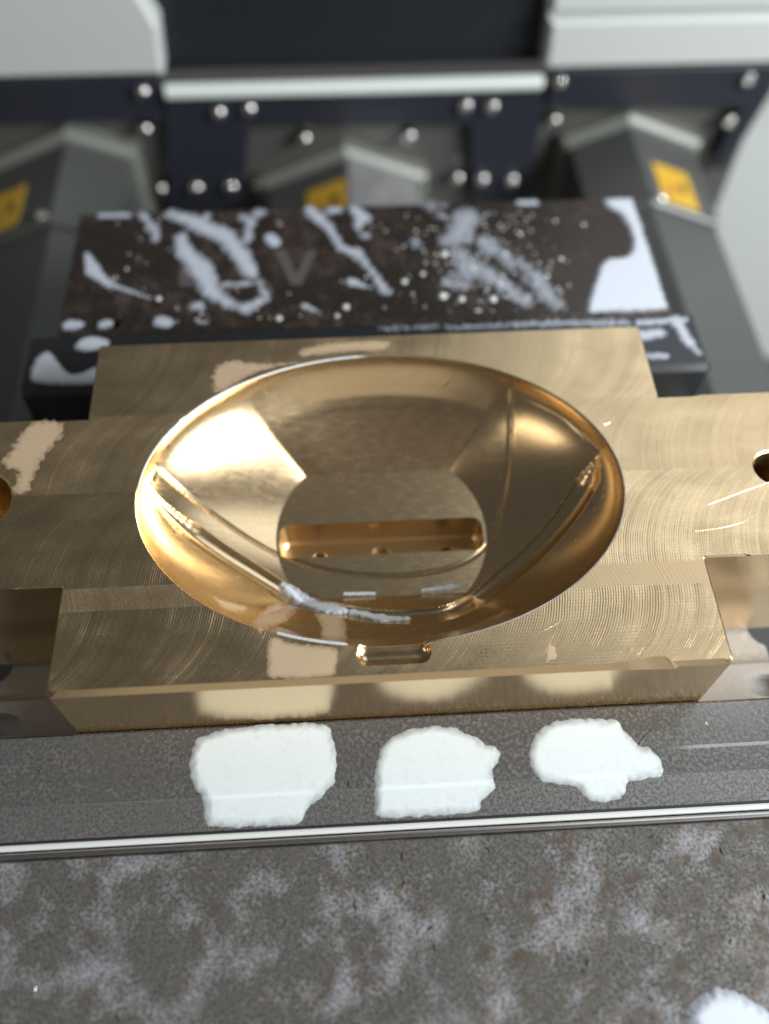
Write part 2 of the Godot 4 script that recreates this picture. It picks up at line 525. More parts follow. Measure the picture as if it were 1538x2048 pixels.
# marching squares over a field; the liquid's top rises from its outline to height H within `edge` mm
func film_mesh(polys: Array, caps: Array, cell: float, H: float, edge: float, rough: float, nf: FastNoiseLite, base: Callable, drain := 0.0, see := 1.0) -> ArrayMesh:
	var lo := Vector2(1e9, 1e9)
	var hi := -lo
	for k in polys.size():
		var cl: PackedVector2Array = polys[k]
		var sm := PackedVector2Array()
		for i in cl.size():
			for q in 4: sm.append(cl[i].cubic_interpolate(cl[(i + 1) % cl.size()], cl[(i + cl.size() - 1) % cl.size()], cl[(i + 2) % cl.size()], q / 4.0))
		polys[k] = sm
	for p in polys:
		for q in p:
			lo = lo.min(q); hi = hi.max(q)
	for c in caps:
		var rr := Vector2.ONE * maxf(c[2], c[5])
		lo = lo.min(Vector2(c[0], c[1]) - rr).min(Vector2(c[3], c[4]) - rr)
		hi = hi.max(Vector2(c[0], c[1]) + rr).max(Vector2(c[3], c[4]) + rr)
	lo -= Vector2.ONE * (rough + cell * 2)
	hi += Vector2.ONE * (rough + cell * 2)
	var nx := int((hi.x - lo.x) / cell) + 1
	var ny := int((hi.y - lo.y) / cell) + 1
	var fld := PackedFloat32Array()
	fld.resize(nx * ny)
	fld.fill(-9.0)
	for c in caps:
		var a := Vector2(c[0], c[1])
		var b := Vector2(c[3], c[4])
		var rm := maxf(c[2], c[5]) + rough + 1.0
		for j in range(maxi(0, int((minf(a.y, b.y) - rm - lo.y) / cell)), mini(ny, int((maxf(a.y, b.y) + rm - lo.y) / cell) + 1)):
			for i in range(maxi(0, int((minf(a.x, b.x) - rm - lo.x) / cell)), mini(nx, int((maxf(a.x, b.x) + rm - lo.x) / cell) + 1)):
				var d := seg_d(lo + Vector2(i, j) * cell, a, b)
				var v: float = lerpf(c[2], c[5], d.y) - d.x
				var o := fld[j * nx + i]
				var hh := clampf(0.5 + 0.5 * (v - o) / 1.2, 0, 1)
				fld[j * nx + i] = lerpf(o, v, hh) + 1.2 * hh * (1 - hh)
	for p in polys:
		for j in ny:
			for i in nx:
				var q := lo + Vector2(i, j) * cell
				var d := 1e9
				for k in p.size(): d = minf(d, seg_d(q, p[k], p[(k + 1) % p.size()]).x)
				fld[j * nx + i] = maxf(fld[j * nx + i], d if Geometry2D.is_point_in_polygon(q, p) else -d)
	for j in ny:
		for i in nx:
			var q := lo + Vector2(i, j) * cell
			fld[j * nx + i] += rough * nf.get_noise_2d(q.x, q.y) * 1.6 - drain
	var ms := Mesher.new()
	var hf := func(f: float) -> float:
		var t := 1.0 - clampf(f / edge, 0, 1)
		return H * (1.0 - t * t) + 0.02
	var seen := {}
	var get_v := func(q: Vector2, f: float, key: int) -> int:
		if seen.has(key): return seen[key]
		var u := (q - lo) / cell
		var i := clampi(int(u.x + 0.5), 1, nx - 2)
		var j := clampi(int(u.y + 0.5), 1, ny - 2)
		var k := j * nx + i
		var n := Vector3(-(hf.call(fld[k + 1]) - hf.call(fld[k - 1])) / (2 * cell), 1, -(hf.call(fld[k + nx]) - hf.call(fld[k - nx])) / (2 * cell))
		var e := 0.3
		var b0: float = base.call(q.x, q.y)
		n.x -= (base.call(q.x + e, q.y) - base.call(q.x - e, q.y)) / (2 * e)
		n.z -= (base.call(q.x, q.y + e) - base.call(q.x, q.y - e)) / (2 * e)
		var thick := clampf(f / edge, 0, 1)
		ms.col.append(Color(1, 1, 1, lerpf(see, 1.0, pow(thick, 0.6))))
		seen[key] = ms.vert(Vector3(q.x, b0 + hf.call(f), q.y), n.normalized())
		return seen[key]
	for j in ny - 1:
		for i in nx - 1:
			var k := j * nx + i
			var ci := [[i, j, k], [i + 1, j, k + 1], [i + 1, j + 1, k + nx + 1], [i, j + 1, k + nx]]
			var out := []
			for c in 4:
				var a: Array = ci[c]
				var b: Array = ci[(c + 1) % 4]
				var fa := fld[a[2]]
				var fb := fld[b[2]]
				if fa > 0: out.append(get_v.call(lo + Vector2(a[0], a[1]) * cell, fa, a[2] * 3))
				if (fa > 0) != (fb > 0):
					var t := fa / (fa - fb)
					var key: int = mini(a[2], b[2]) * 3 + (1 if a[1] == b[1] else 2)
					out.append(get_v.call(lo + Vector2(a[0], a[1]).lerp(Vector2(b[0], b[1]), t) * cell, 0.0, key))
			for c in range(1, out.size() - 1): ms.tri(out[0], out[c], out[c + 1])
	return ms.mesh()

func puddle(nm: String, label: String, category: String, m: String, polys: Array, caps: Array, cell: float, H: float, edge: float, rough: float, base: Callable, group := "", sd := 1, drain := 0.0, freq := 0.5) -> MeshInstance3D:
	var o := obj(nm, film_mesh(polys, caps, cell, H, edge, rough, noise(sd, freq, 2), base, drain, {"foam_coolant": 0.3, "milky_coolant": 0.08, "pool_coolant": 0.4, "coolant_or_reflection": 0.15, "thin_coolant": 0.05}[m]), M[m])
	tag(o, label, category, group)
	return o

func dome(nm: String, label: String, at: Vector3, r: float, m: String, group: String) -> void:
	var ms := Mesher.new()
	var rows := []
	for j in 5:
		var el := PI / 2 * j / 4.0
		var ring := []
		for i in 12:
			var a := TAU * i / 12.0
			var d := Vector3(cos(a) * cos(el), sin(el) * 0.6, sin(a) * cos(el))
			ring.append(ms.vert(d * r, Vector3(d.x, d.y / 0.36, d.z).normalized()))
		rows.append(ring)
	for j in 4:
		for i in 12:
			ms.tri(rows[j][i], rows[j][(i + 1) % 12], rows[j + 1][i])
			ms.tri(rows[j][(i + 1) % 12], rows[j + 1][(i + 1) % 12], rows[j + 1][i])
	var o := obj(nm, ms.mesh(), M[m])
	o.position = at * K
	tag(o, label, "droplet", group)

func cylinder(r: float, h: float, bevel := 0.4, seg := 24) -> ArrayMesh:
	var ms := Mesher.new()
	var poly := PackedVector2Array()
	for i in seg: poly.append(Vector2.from_angle(TAU * i / seg) * r)
	sweep(ms, poly, 0, h, bevel, AX_UP)
	return ms.mesh()

# ================================================================ the scene
func _ready() -> void:
	rng.seed = 7
	# --- camera
	var cam := Camera3D.new()
	cam.name = "camera"
	add_child(cam)
	cam.position = Vector3(-0.0082, 0.1937, 0.1312)
	cam.rotation = Vector3(-1.0052, -0.0687, 0.0146)
	var at := CameraAttributesPhysical.new()
	at.frustum_focal_length = 20.76
	at.frustum_near = 0.01
	at.frustum_far = 30.0
	at.frustum_focus_distance = 0.222
	at.exposure_aperture = 3.0
	cam.attributes = at
	cam.fov = 60.05
	cam.near = 0.01
	cam.far = 30.0
	cam.current = true
	# --- the air round the machine: an even dim grey, no sky
	var we := WorldEnvironment.new()
	we.name = "surroundings"
	var env := Environment.new()
	env.background_mode = Environment.BG_COLOR
	env.background_color = lin(0.065, 0.064, 0.064)
	env.tonemap_mode = Environment.TONE_MAPPER_LINEAR
	env.tonemap_exposure = 1.08
	env.sdfgi_enabled = true
	env.ssao_enabled = true
	env.ssil_enabled = true
	we.environment = env
	add_child(we)
	make_materials()
	# --- lamps, then dim fill panels added for reflections
	lamp("window_or_fill_light", "wide bright window lamp standing at the front right of the vise", Vector3(720, 420, 330), Vector3(0, 0, 0), Vector2(600, 330), 1.65, Color(0.99, 1.0, 1.0), 1.0)
	lamp("window_or_fill_light", "smaller dim window lamp standing at the front left of the vise", Vector3(-640, 470, 270), Vector3(0, 0, 0), Vector2(340, 150), 0.05, Color(1.0, 0.95, 0.86), 0.1)
	lamp("ceiling_or_fill_light", "large soft ceiling lamp high at the back right of the vise", Vector3(450, 790, -560), Vector3(0, 0, 0), Vector2(600, 600), 0.16, Color(0.95, 0.98, 1.0), 0.1)
	lamp("ceiling_or_fill_light", "dim unseen fill panel added high behind the middle of the vise", Vector3(-20, 840, -560), Vector3(0, 0, 0), Vector2(520, 420), 0.006, Color(0.97, 0.99, 1.0), 0.02)  # unseen panel added for the grey reflected in the cavity floor
	lamp("window_or_fill_light", "long dim unseen fill panel added low in front of the vise", Vector3(40, 235, 950), Vector3(0, 20, 0), Vector2(800, 400), 0.042, Color(1.0, 0.96, 0.90), 0.05)  # unseen panel added in place of general room brightness in front
	lamp("ceiling_or_fill_light", "dim warm unseen fill panel added high in front of the vise", Vector3(30, 720, 640), Vector3(0, 0, 0), Vector2(520, 420), 0.005, Color(1.0, 0.92, 0.88), 0.02)  # unseen panel added so the cavity's back wall reflects a warm tone
	# --- the large structure
	build_machine()
	build_vise()
	build_mould()
	build_coolant()
	build_chips()

func lamp(nm: String, label: String, at: Vector3, to: Vector3, size: Vector2, energy: float, c: Color, glow: float) -> void:
	var o := thing(nm, label, "lamp", at)
	o.look_at_from_position(at * K, to * K, Vector3.UP)
	var ms := Mesher.new()
	sweep(ms, rect(-size.x / 2 - 14, -size.y / 2 - 14, size.x / 2 + 14, size.y / 2 + 14), 40, 3, 6, AX_FRONT)
	obj("housing", ms.mesh(), M["black_panel"], o)
	var face := Mesher.new()
	sweep(face, rect(-size.x / 2, -size.y / 2, size.x / 2, size.y / 2), 2.5, 0, 0.5, AX_FRONT)
	var gm := mat("lamp_glow", Color(0.12, 0.12, 0.12), 0.5)
	gm.emission_enabled = true
	gm.emission = c
	gm.emission_energy_multiplier = glow
	obj("diffuser", face.mesh(), gm, o)
	var l := AreaLight3D.new()
	l.name = "lamp_light"
	l.area_size = size * K
	l.light_energy = energy
	l.light_color = c
	l.area_range = 6.0
	l.area_attenuation = 2.0
	l.shadow_enabled = true
	l.position = Vector3(0, 0, -0.004)
	o.add_child(l)

# ---------------------------------------------------------------- machine behind the vise
func screw(parent: Node3D, p: Vector3, r := 3.2, long := 3.5) -> void:
	var s := obj("screw", socket_head(r, long, AX_FRONT), M["screw_steel"], parent)
	s.position = p * K

# a cap screw head with a real hexagonal socket sunk into it
func socket_head(r: float, long: float, ax: Array) -> ArrayMesh:
	var ms := Mesher.new()
	var U: Vector3 = ax[0]
	var V: Vector3 = ax[1]
	var Wd: Vector3 = ax[2]
	var n := 24
	var ch := r * 0.2
	for i in n:
		var q := []
		for k: int in [i, i + 1]:
			var a := TAU * k / n
			var d := U * cos(a) + V * sin(a)
			var hx: float = r * 0.46 / cos(fposmod(a, PI / 3) - PI / 6)
			q.append([d * r, d * r + Wd * (long - ch), d * (r - ch) + Wd * long, d * hx + Wd * long, d * hx + Wd * (long - r * 0.7), Wd * (long - r * 0.7), d])
		var o: Vector3 = q[0][6] + q[1][6]
		ms.flat4(q[0][0], q[1][0], q[1][1], q[0][1], o)
		ms.flat4(q[0][1], q[1][1], q[1][2], q[0][2], o + Wd)
		ms.flat4(q[0][2], q[1][2], q[1][3], q[0][3], Wd)
		ms.flat4(q[0][3], q[1][3], q[1][4], q[0][4], -o)
		ms.flat3(q[0][4], q[1][4], q[1][5], Wd)
	return ms.mesh()

# a block with round holes cut into it: holes = [x, z, radius, stretch along x]
func drilled(nm: String, mesh: Mesh, m: Material, parent: Node3D, holes: Array, top: float, deep: float) -> void:
	var c := CSGCombiner3D.new()
	c.name = nm
	var b := CSGMesh3D.new()
	b.name = "block"
	b.mesh = mesh
	b.material = m
	c.add_child(b)
	for h in holes:
		var y := CSGCylinder3D.new()
		y.name = "hole"
		y.operation = CSGShape3D.OPERATION_SUBTRACTION
		y.radius = h[2] * K
		y.height = deep * 2 * K
		y.sides = 32
		y.material = m
		y.position = Vector3(h[0], top, h[1]) * K
		y.scale = Vector3(h[3], 1, 1)
		c.add_child(y, true)
	parent.add_child(c, true)

func panel(parent: Node3D, nm: String, poly: Array, z0: float, z1: float, m: String, bevel := 0.8) -> MeshInstance3D:
	var ms := Mesher.new()
	sweep(ms, pts(poly), z0, z1, bevel, AX_FRONT)
	return obj(nm, ms.mesh(), M[m], parent)

func build_machine() -> void:
	# the dark bed under everything
	var fl := Mesher.new()
	sweep(fl, rect(-700, -420, 700, 420), -330, -300, 2, AX_UP)
	tag(obj("machine_bed", fl.mesh(), M["cover_sheet"]), "dark machine bed under the vise", "", "", "structure")
	# cream painted housings with a dark gap between them
	var l := thing("painted_housing", "cream painted machine housing at the upper left, cut off at its corner", "housing")
	panel(l, "front_face", [-260, -44.0, -86.0, -44.0, -84.0, -22.0, -90.0, -6.0, -90.0, 30.0, -260, 30.0], -330, -262, "cream_paint", 2.0)
	var r := thing("painted_housing", "cream painted machine housing at the upper right with a ledge along it", "housing")
	panel(r, "front_face", [91.0, -46.0, 300, -46.0, 300, -23.0, 90.0, -23.0], -330, -262, "cream_paint", 2.0)
	panel(r, "upper_face", [89.8, -22.9, 300, -22.9, 300, 40.0, 89.0, 40.0], -330, -266, "cream_paint", 2.5)
	var side := thing("side_wall_panel", "pale painted panel at the right edge beside the way cover", "panel")
	panel(side, "face", [176, -299, 420, -299, 420, -40, 212, -47], -345, -300, "cream_paint", 2.0)
	var c := thing("dark_panel", "black panel between the two cream housings", "panel")
	panel(c, "face", [-92, -50, 93, -50, 93, 60, -92, 60], -330, -276, "black_panel", 1.0)
	# the pale rounded strip under the black panel
	var st := Mesher.new()
	var prof := PackedVector2Array()
	for i in 14: prof.append(Vector2(-262, -51.6) + Vector2.from_angle(TAU * i / 14.0) * 3.5)
	sweep(st, prof, -86.5, 91.5, 1.5, AX_SIDE)
	tag(obj("pale_strip", st.mesh(), M["pale_strip"]), "pale rounded strip running under the black panel", "strip")
	# steel sheet behind the brackets
	tag(panel(null, "backing_sheet", [-190, -160, 205, -160, 205, -58, -190, -58], -276, -270, "grey_sheet"), "dull grey steel sheet behind the navy brackets", "sheet")
	# navy bracket plates with their cap screws
	var a := thing("bracket_plate", "navy bracket plate at the left under the cream housing", "bracket")
	panel(a, "plate", [-260, -66, -91.5, -67.0, -89.0, -44.8, -260, -44.8], -269, -262.5, "navy_plate")
	screw(a, Vector3(-97.2, -51.0, -262.5))
	screw(a, Vector3(-100.6, -71.7, -270), 3.0, 9.0)
	var b := thing("bracket_plate", "navy bracket plate in the middle with two legs reaching down", "bracket")
	panel(b, "plate", [-88.5, -55.5, 93.0, -56.5, 95.1, -121, 63.8, -121, 58.6, -74.6, -49.7, -71.4, -60.0, -121, -99.0, -121], -269, -263.0, "navy_plate")
	for q in [[-63.7, -63.0], [-49.2, -61.6], [55.1, -63.0], [68.1, -63.6], [-81.4, -104.9], [-63.6, -104.9], [67.3, -104.9], [83.1, -106.0]]:
		screw(b, Vector3(q[0], q[1], -263.0))
	for q in [[-24.0, -79.9], [28.4, -80.1], [-49.3, -107.0], [54.7, -105.7]]:
		screw(b, Vector3(q[0], q[1], -270), 3.0, 8.0)
	screw(b, Vector3(-100.5, -106.7, -270), 3.0, 8.0)
	var d := thing("bracket_plate", "navy bracket plate at the right with a slanting arm at its end", "bracket")
	panel(d, "plate", [95.0, -46.6, 204, -46.6, 206, -60, 197.5, -106, 189.0, -98, 193.5, -69, 94.5, -65.5], -269, -262.5, "navy_plate")
	screw(d, Vector3(99.0, -51.8, -262.5))
	screw(d, Vector3(190.4, -52.4, -262.5))
	screw(d, Vector3(100.3, -73.2, -270), 3.0, 9.0)
	screw(d, Vector3(189.5, -76.0, -270), 3.0, 9.0)
	# roof shaped telescopic covers
	way_cover("grey roof shaped way cover at the left with a warning label on its left slope", -139.0, -75.0, 40.0, 27.0, -1.0, -167.0, -224.0)
	way_cover("grey roof shaped way cover behind the rear jaw, mostly hidden", -4.0, -89.0, 40.0, 38.0, -1.0, -14.0, -231.0)
	way_cover("grey roof shaped way cover at the right with a warning label on its right slope", 138.0, -75.0, 27.0, 36.0, 1.0, 154.0, -221.0)

func roof(x: float, y: float, wl: float, wr: float, t: float) -> PackedVector2Array:
	var s := 0.40
	return PackedVector2Array([Vector2(x - wl, y - wl * s - 60), Vector2(x - wl, y - wl * s), Vector2(x, y), Vector2(x + wr, y - wr * s), Vector2(x + wr, y - wr * s - 60)])

func way_cover(label: String, x: float, y: float, wl: float, wr: float, sidew: float, lx: float, lz: float) -> void:
	var o := thing("way_cover", label, "machine cover", Vector3.ZERO)
	var ms := Mesher.new()
	sweep(ms, roof(x, y, wl, wr, 0), -262, -203, 1.2, AX_FRONT)
	obj("upper_sheet", ms.mesh(), M["cover_sheet"], o)
	ms = Mesher.new()
	sweep(ms, roof(x, y + 5.0, wl + 5, wr + 5, 0), -270, -260, 2.5, AX_FRONT)
	obj("edge_flange", ms.mesh(), M["cover_edge"], o)
	ms = Mesher.new()
	sweep(ms, roof(x, y - 3.5, wl - 1.0, wr - 1.0, 0), -205, -10, 1.2, AX_FRONT)
	obj("lower_sheet", ms.mesh(), M["cover_sheet"], o)
	if x > -50 and x < 50:     # light on the middle cover's right slope, painted as a paler overlay sheet
		ms = Mesher.new()
		sweep(ms, rect(1.0, -261, 40.0, -204), 0.1, 0.9, 0.3, [Vector3(1, -0.40, 0).normalized(), Vector3(0, 0, 1), Vector3(0.40, 1, 0).normalized()], Vector3(x, y, 0))
		obj("lit_slope_sheet", ms.mesh(), M["lit_slope_sheet"], o)
	# label lying on the slope
	var up := Vector3(sidew * 0.40, 1, 0).normalized()
	var along := Vector3(1, -sidew * 0.40, 0).normalized()
	var p := Vector3(lx, y - absf(lx - x) * 0.40, lz)
	var lb := Mesher.new()
	var ax := [along, Vector3(0, 0, 1), up]
	sweep(lb, rect(-10.5, -14, 10.5, 14), 0.05, 0.45, 0.1, ax)
	var li := obj("warning_label", lb.mesh(), M["yellow_label"], o)
	li.position = p * K
	var rd := Mesher.new()
	var disc := PackedVector2Array()
	for i in 18: disc.append(Vector2(-3.6, 4.5) + Vector2.from_angle(TAU * i / 18.0) * Vector2(3.2, 4.0))
	sweep(rd, disc, 0.3, 0.52, 0, ax)
	obj("red_sign", rd.mesh(), M["red_print"], li)
	var fg := Mesher.new()
	sweep(fg, pts([3.0, -3.5, 5.0, -4.5, 6.6, -2.0, 5.8, 0.5, 7.4, 3.6, 6.2, 4.0, 4.6, 1.6, 2.6, 4.6, 1.6, 3.8, 3.4, 0.6, 1.6, -0.4, 2.0, -1.4, 3.6, -1.0]), 0.3, 0.52, 0, ax)
	obj("figure", fg.mesh(), M["black_print"], li)
	# screw at the lower edge of the upper sheet
	var sc := obj("screw", cylinder(2.6, 2.2, 0.6, 16), M["screw_steel"], o)
	sc.position = Vector3(x + sidew * 4.0, y - 1.6, -206.5) * K

# ---------------------------------------------------------------- vise
func build_vise() -> void:
	# base between the jaws
	var base := thing("vise_base", "ground steel vise base under the bronze block, between the jaws", "vise")
	var ms := Mesher.new()
	sweep(ms, pts([-55, -46.5, -55, -120, 54, -120, 54, -46.5]), -112, 112, 1.0, AX_SIDE)
	drilled("body", ms.mesh(), M["base_steel"], base, [[-113.0, 26.0, 5.4, 1.0], [113.0, 26.0, 5.4, 1.0]], -46.5, 30)
	for sx in [-1.0, 1.0]:
		ms = Mesher.new()
		sweep(ms, pts([38.5, -46.45, 54.3, -46.45, 54.3, -42.0, 38.5, -42.0]), sx * 84.0, sx * 118.0, 0.8, AX_SIDE)
		drilled("step_bar", ms.mesh(), M["base_steel"], base, [[sx * 107.0, 45.2, 3.4, 1.9]], -42.0, 30)
	# front jaw: plate, step, chamfers, body
	var fj := thing("front_vise_jaw", "worn steel front vise jaw with rust flecks, filling the foreground", "vise jaw")
	ms = Mesher.new()
	var y := FRONT_Y
	sweep(ms, pts([54.6, -100, 54.6, y - 0.9, 55.4, y, 66.0, y - 0.30, 66.9, y - 0.17, 72.3, y - 0.35, 72.7, y - 0.95, 72.7, -100]), -116, 116, 0.8, AX_SIDE)
	obj("jaw_plate", ms.mesh(), M["plate_steel"], fj)
	ms = Mesher.new()
	sweep(ms, pts([72.72, -100, 72.72, y - 0.95, 80.2, y - 0.95, 80.5, -100]), -116, 116, 0.5, AX_SIDE)
	obj("jaw_plate_step", ms.mesh(), M["plate_steel_rough"], fj)
	ms = Mesher.new()
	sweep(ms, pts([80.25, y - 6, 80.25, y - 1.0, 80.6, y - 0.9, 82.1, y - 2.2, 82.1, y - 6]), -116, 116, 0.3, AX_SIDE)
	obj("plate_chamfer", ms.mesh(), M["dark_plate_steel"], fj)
	ms = Mesher.new()
	var rod := PackedVector2Array()
	for i in 16: rod.append(Vector2(83.4, y - 1.9) + Vector2.from_angle(TAU * i / 16.0) * 0.85)
	sweep(ms, rod, -116, 116, 0.2, AX_SIDE)
	obj("seam_edge", ms.mesh(), M["screw_steel"], fj)
	ms = Mesher.new()
	sweep(ms, pts([84.4, -100, 84.4, y - 1.6, 84.9, y - 0.9, 175, y - 0.9, 175, -100]), -116, 116, 0.8, AX_SIDE)
	obj("jaw_body", ms.mesh(), M["front_body_steel"], fj)
	# rear jaw
	var rj := thing("rear_vise_jaw", "dark steel rear vise jaw splashed with milky coolant", "vise jaw")
	y = REAR_Y
	ms = Mesher.new()
	sweep(ms, pts([-55.2, -100, -55.2, y - 2.2, -57.0, y - 0.4, -78.6, y - 0.4, -79.4, y - 1.0, -79.4, -100]), -110.5, 110.5, 1.4, AX_SIDE)
	obj("jaw_plate", ms.mesh(), M["dark_plate_steel"], rj)
	ms = Mesher.new()
	sweep(ms, rect(-102.5, -139.5, 102.5, -79.6), -100, y, 0.9, AX_UP)
	drilled("jaw_body", ms.mesh(), M["rear_steel"], rj, [[-84.0, -83.6, 2.0, 1.0]], y, 12)
	# faint etched lettering on the jaw body
	for pl in [[-64.0, -113, -61.0, -113, -61.0, -103, -53.0, -103, -53.0, -100, -64.0, -100], [-31.7, -116.7, -27.7, -116.7, -23.8, -104.5, -20.0, -116, -16.3, -116, -22.2, -98.7, -25.6, -98.8]]:
		ms = Mesher.new()
		sweep(ms, pts(pl), y - 0.1, y + 0.03, 0, AX_UP)
		obj("etched_letter", ms.mesh(), M["etched_steel"], rj)
	ms = Mesher.new()
	for i in 28:
		var a0 := TAU * i / 28.0
		var a1 := TAU * (i + 1) / 28.0
		var cc := Vector2(-40.0, -96.0)
		var s := Vector2(8.2, 6.4)
		var q := PackedVector2Array([cc + Vector2.from_angle(a0) * s, cc + Vector2.from_angle(a1) * s, cc + Vector2.from_angle(a1) * (s - Vector2.ONE * 1.6), cc + Vector2.from_angle(a0) * (s - Vector2.ONE * 1.6)])
		sweep(ms, q, y - 0.1, y + 0.03, 0, AX_UP)
	obj("etched_ring", ms.mesh(), M["etched_steel"], rj)

# ---------------------------------------------------------------- the bronze mould
func ray_poly(ph: float, poly: PackedVector2Array) -> float:
	var d := Vector2(cos(ph), sin(ph))
	var best := 0.0
	for i in poly.size():
		var a := poly[i]
		var e := poly[(i + 1) % poly.size()] - a
		var den := d.cross(e)
		if absf(den) < 1e-12: continue
		var t := a.cross(e) / den
		var s := a.cross(d) / den
		if s >= -1e-7 and s <= 1.0 + 1e-7 and t > best: best = t
	return best

func build_mould() -> void:
	var root := thing("bronze_mould", "golden bronze mould block with a polished oval cavity, clamped in the vise", "mould block")
	carve.resize(CW * CH)
	carve_line(smooth_line(pts([-62.2, -8.1, -61.5, -4.0, -56.2, 0.8, -45.9, 7.5, -36.7, 12.9, -27.8, 18.5, -17.4, 24.0, -2.0, 29.1, 13.8, 29.9, 22.3, 26.3, 31.4, 19.2, 40.2, 12.9, 49.2, 5.2, 56.1, -2.6, 60.9, -10.1])), 3.1, 2.1, true, 17.0, 7.0)
	carve_line(smooth_line(pts([-62.0, -7.7, -60.8, -11.8])), 0.8, 0.4, false, 0)
	carve_line(smooth_line(pts([-60.8, -11.8, -54.1, -7.8, -46.5, -3.5, -37.2, 1.8, -29.1, 5.6, -16.4, 11.0, -1.1, 13.8, 12.9, 13.4, 24.6, 9.7, 31.8, 2.6, 35.8, -7.8, 39.0, -21.4, 39.7, -30.8, 39.8, -34.9])), 0.85, 0.45, false, 0)
	carve_line(smooth_line(pts([39.8, -34.9, 51.0, -26.3, 56.9, -18.9, 61.3, -10.8])), 0.8, 0.4, false, 0)
	carve_line(smooth_line(pts([-23.6, -42.2, -21.0, -41.1, -16.1, -39.0])), 0.5, 0.10, false, 4)
	carve_line(smooth_line(pts([24.1, -41.5, 21.7, -40.1, 17.7, -39.3])), 0.5, 0.10, false, 4)
	# outline of the block's middle piece: a plus with small corner chamfers
	var X := 92.0
	var A := 80.0
	var Cc := 26.1
	var Df := 54.4
	var Db := 53.6
	var q := 0.7
	var plus := pts([A, Cc, A, Df - q, A - q, Df, -A + q, Df, -A, Df - q, -A, Cc, -X, Cc, -X, -Cc, -A, -Cc, -A, -Db + q, -A + q, -Db, A - q, -Db, A, -Db + q, A, -Cc, X, -Cc, X, Cc])
	var angs := []
	for i in 720: angs.append(TAU * i / 720.0)
	for i in 120:      # extra rays towards the ends of the slot and the trough at the rim
		angs.append(fposmod(-0.26 + 0.62 * i / 120.0 + 0.0011, TAU))
		angs.append(PI - 0.30 + 0.56 * i / 120.0 + 0.0017)
		angs.append(PI / 2 - 0.22 + 0.44 * i / 120.0 + 0.0013)
	for p in plus:
		angs.append(fposmod(p.angle(), TAU))
		angs.append(fposmod(p.angle(), TAU) + 1e-5)
	for x in [50.0, 66.6, 66.9]: angs.append(Vector2(x, Df).angle())
	angs.sort()
	var na := angs.size()
	var top := Mesher.new()
	var uvf := func(p: Vector2) -> Vector2: return Vector2((p.x + 125.0) / 250.0, (p.y + 55.0) / 110.0)
	var rin := PackedFloat32Array()
	var rbo := PackedFloat32Array()
	for a in angs:
		rin.append(r_in(a))
		rbo.append(ray_poly(a, plus))
	var chamf := func(p: Vector2) -> float:
		if absf(p.x) > X - 0.01: return 0.0
		if p.y > Df - 1.0: return 1.3 + (1.1 * smoothstep(50.0, 66.6, p.x) if p.x < 66.7 else -0.2)
		return 0.45
	var side := Mesher.new()
	var p3 := func(p: Vector2, yy: float) -> Vector3: return Vector3(p.x, yy, p.y)
	for i in na:
		var j := (i + 1) % na
		var da := Vector2(cos(angs[i]), sin(angs[i]))
		var db := Vector2(cos(angs[j]), sin(angs[j]))
		var a1 := da * (rin[i] + 0.45)
		var b1 := db * (rin[j] + 0.45)
		var ca: float = chamf.call(da * rbo[i])
		var cb: float = chamf.call(db * rbo[j])
		var mid := (da * rbo[i] + db * rbo[j]) / 2
		# how far along the ray the chamfer's width reaches
		var e := (db * rbo[j] - da * rbo[i]).normalized()
		var nrm := Vector2(e.y, -e.x)
		if nrm.dot(mid) < 0: nrm = -nrm
		var ka: float = ca / maxf(nrm.dot(da), 0.25)
		var kb: float = cb / maxf(nrm.dot(db), 0.25)
		if nrm.dot(mid.normalized()) < 0.08: ka = 0.0; kb = 0.0; ca = 0.0; cb = 0.0
		var a2 := da * (rbo[i] - ka)
		var b2 := db * (rbo[j] - kb)
		var k0 := top.vert(p3.call(a1, 0), Vector3.UP, uvf.call(a1))
		var k1 := top.vert(p3.call(b1, 0), Vector3.UP, uvf.call(b1))
		var k2 := top.vert(p3.call(b2, 0), Vector3.UP, uvf.call(b2))
		var k3 := top.vert(p3.call(a2, 0), Vector3.UP, uvf.call(a2))
		top.tri(k0, k1, k2); top.tri(k0, k2, k3)
		var ra := da * rin[i]
		var rb := db * rin[j]
		side.flat4(p3.call(a1, 0), p3.call(b1, 0), p3.call(rb, -0.6), p3.call(ra, -0.6), Vector3(-da.x, 1, -da.y))
		if absf(mid.x) < X - 0.02:
			var ow := Vector3(nrm.x, 0, nrm.y)
			var a3 := da * rbo[i]
			var b3 := db * rbo[j]
			if ca > 0.0: side.flat4(p3.call(a2, 0), p3.call(b2, 0), p3.call(b3, -cb), p3.call(a3, -ca), ow + Vector3.UP)
			side.flat4(p3.call(a3, -ca), p3.call(b3, -cb), p3.call(b3, -45), p3.call(a3, -45), ow)
	# the two ends of the bar, each with a round hole
	cell_hole(top, -128, -X, -Cc, Cc, Vector2(-105.8, -0.4), 9.0, 0, 30, uvf)
	cell_hole(top, X, 128, -Cc, Cc, Vector2(105.6, -0.2), 5.3, 0, 30, uvf)
	for sx in [-1.0, 1.0]:
		for sz in [-1.0, 1.0]:
			side.flat4(Vector3(sx * X, 0, sz * Cc), Vector3(sx * 128, 0, sz * Cc), Vector3(sx * 128, -45, sz * Cc), Vector3(sx * X, -45, sz * Cc), Vector3(0, 0, sz))
		side.flat4(Vector3(sx * 128, 0, -Cc), Vector3(sx * 128, 0, Cc), Vector3(sx * 128, -45, Cc), Vector3(sx * 128, -45, -Cc), Vector3(sx, 0, 0))
	side.flat4(Vector3(-128, -45, -Cc), Vector3(128, -45, -Cc), Vector3(128, -45, Cc), Vector3(-128, -45, Cc), Vector3.DOWN)
	obj("milled_face", top.mesh(), M["milled_bronze"], root)
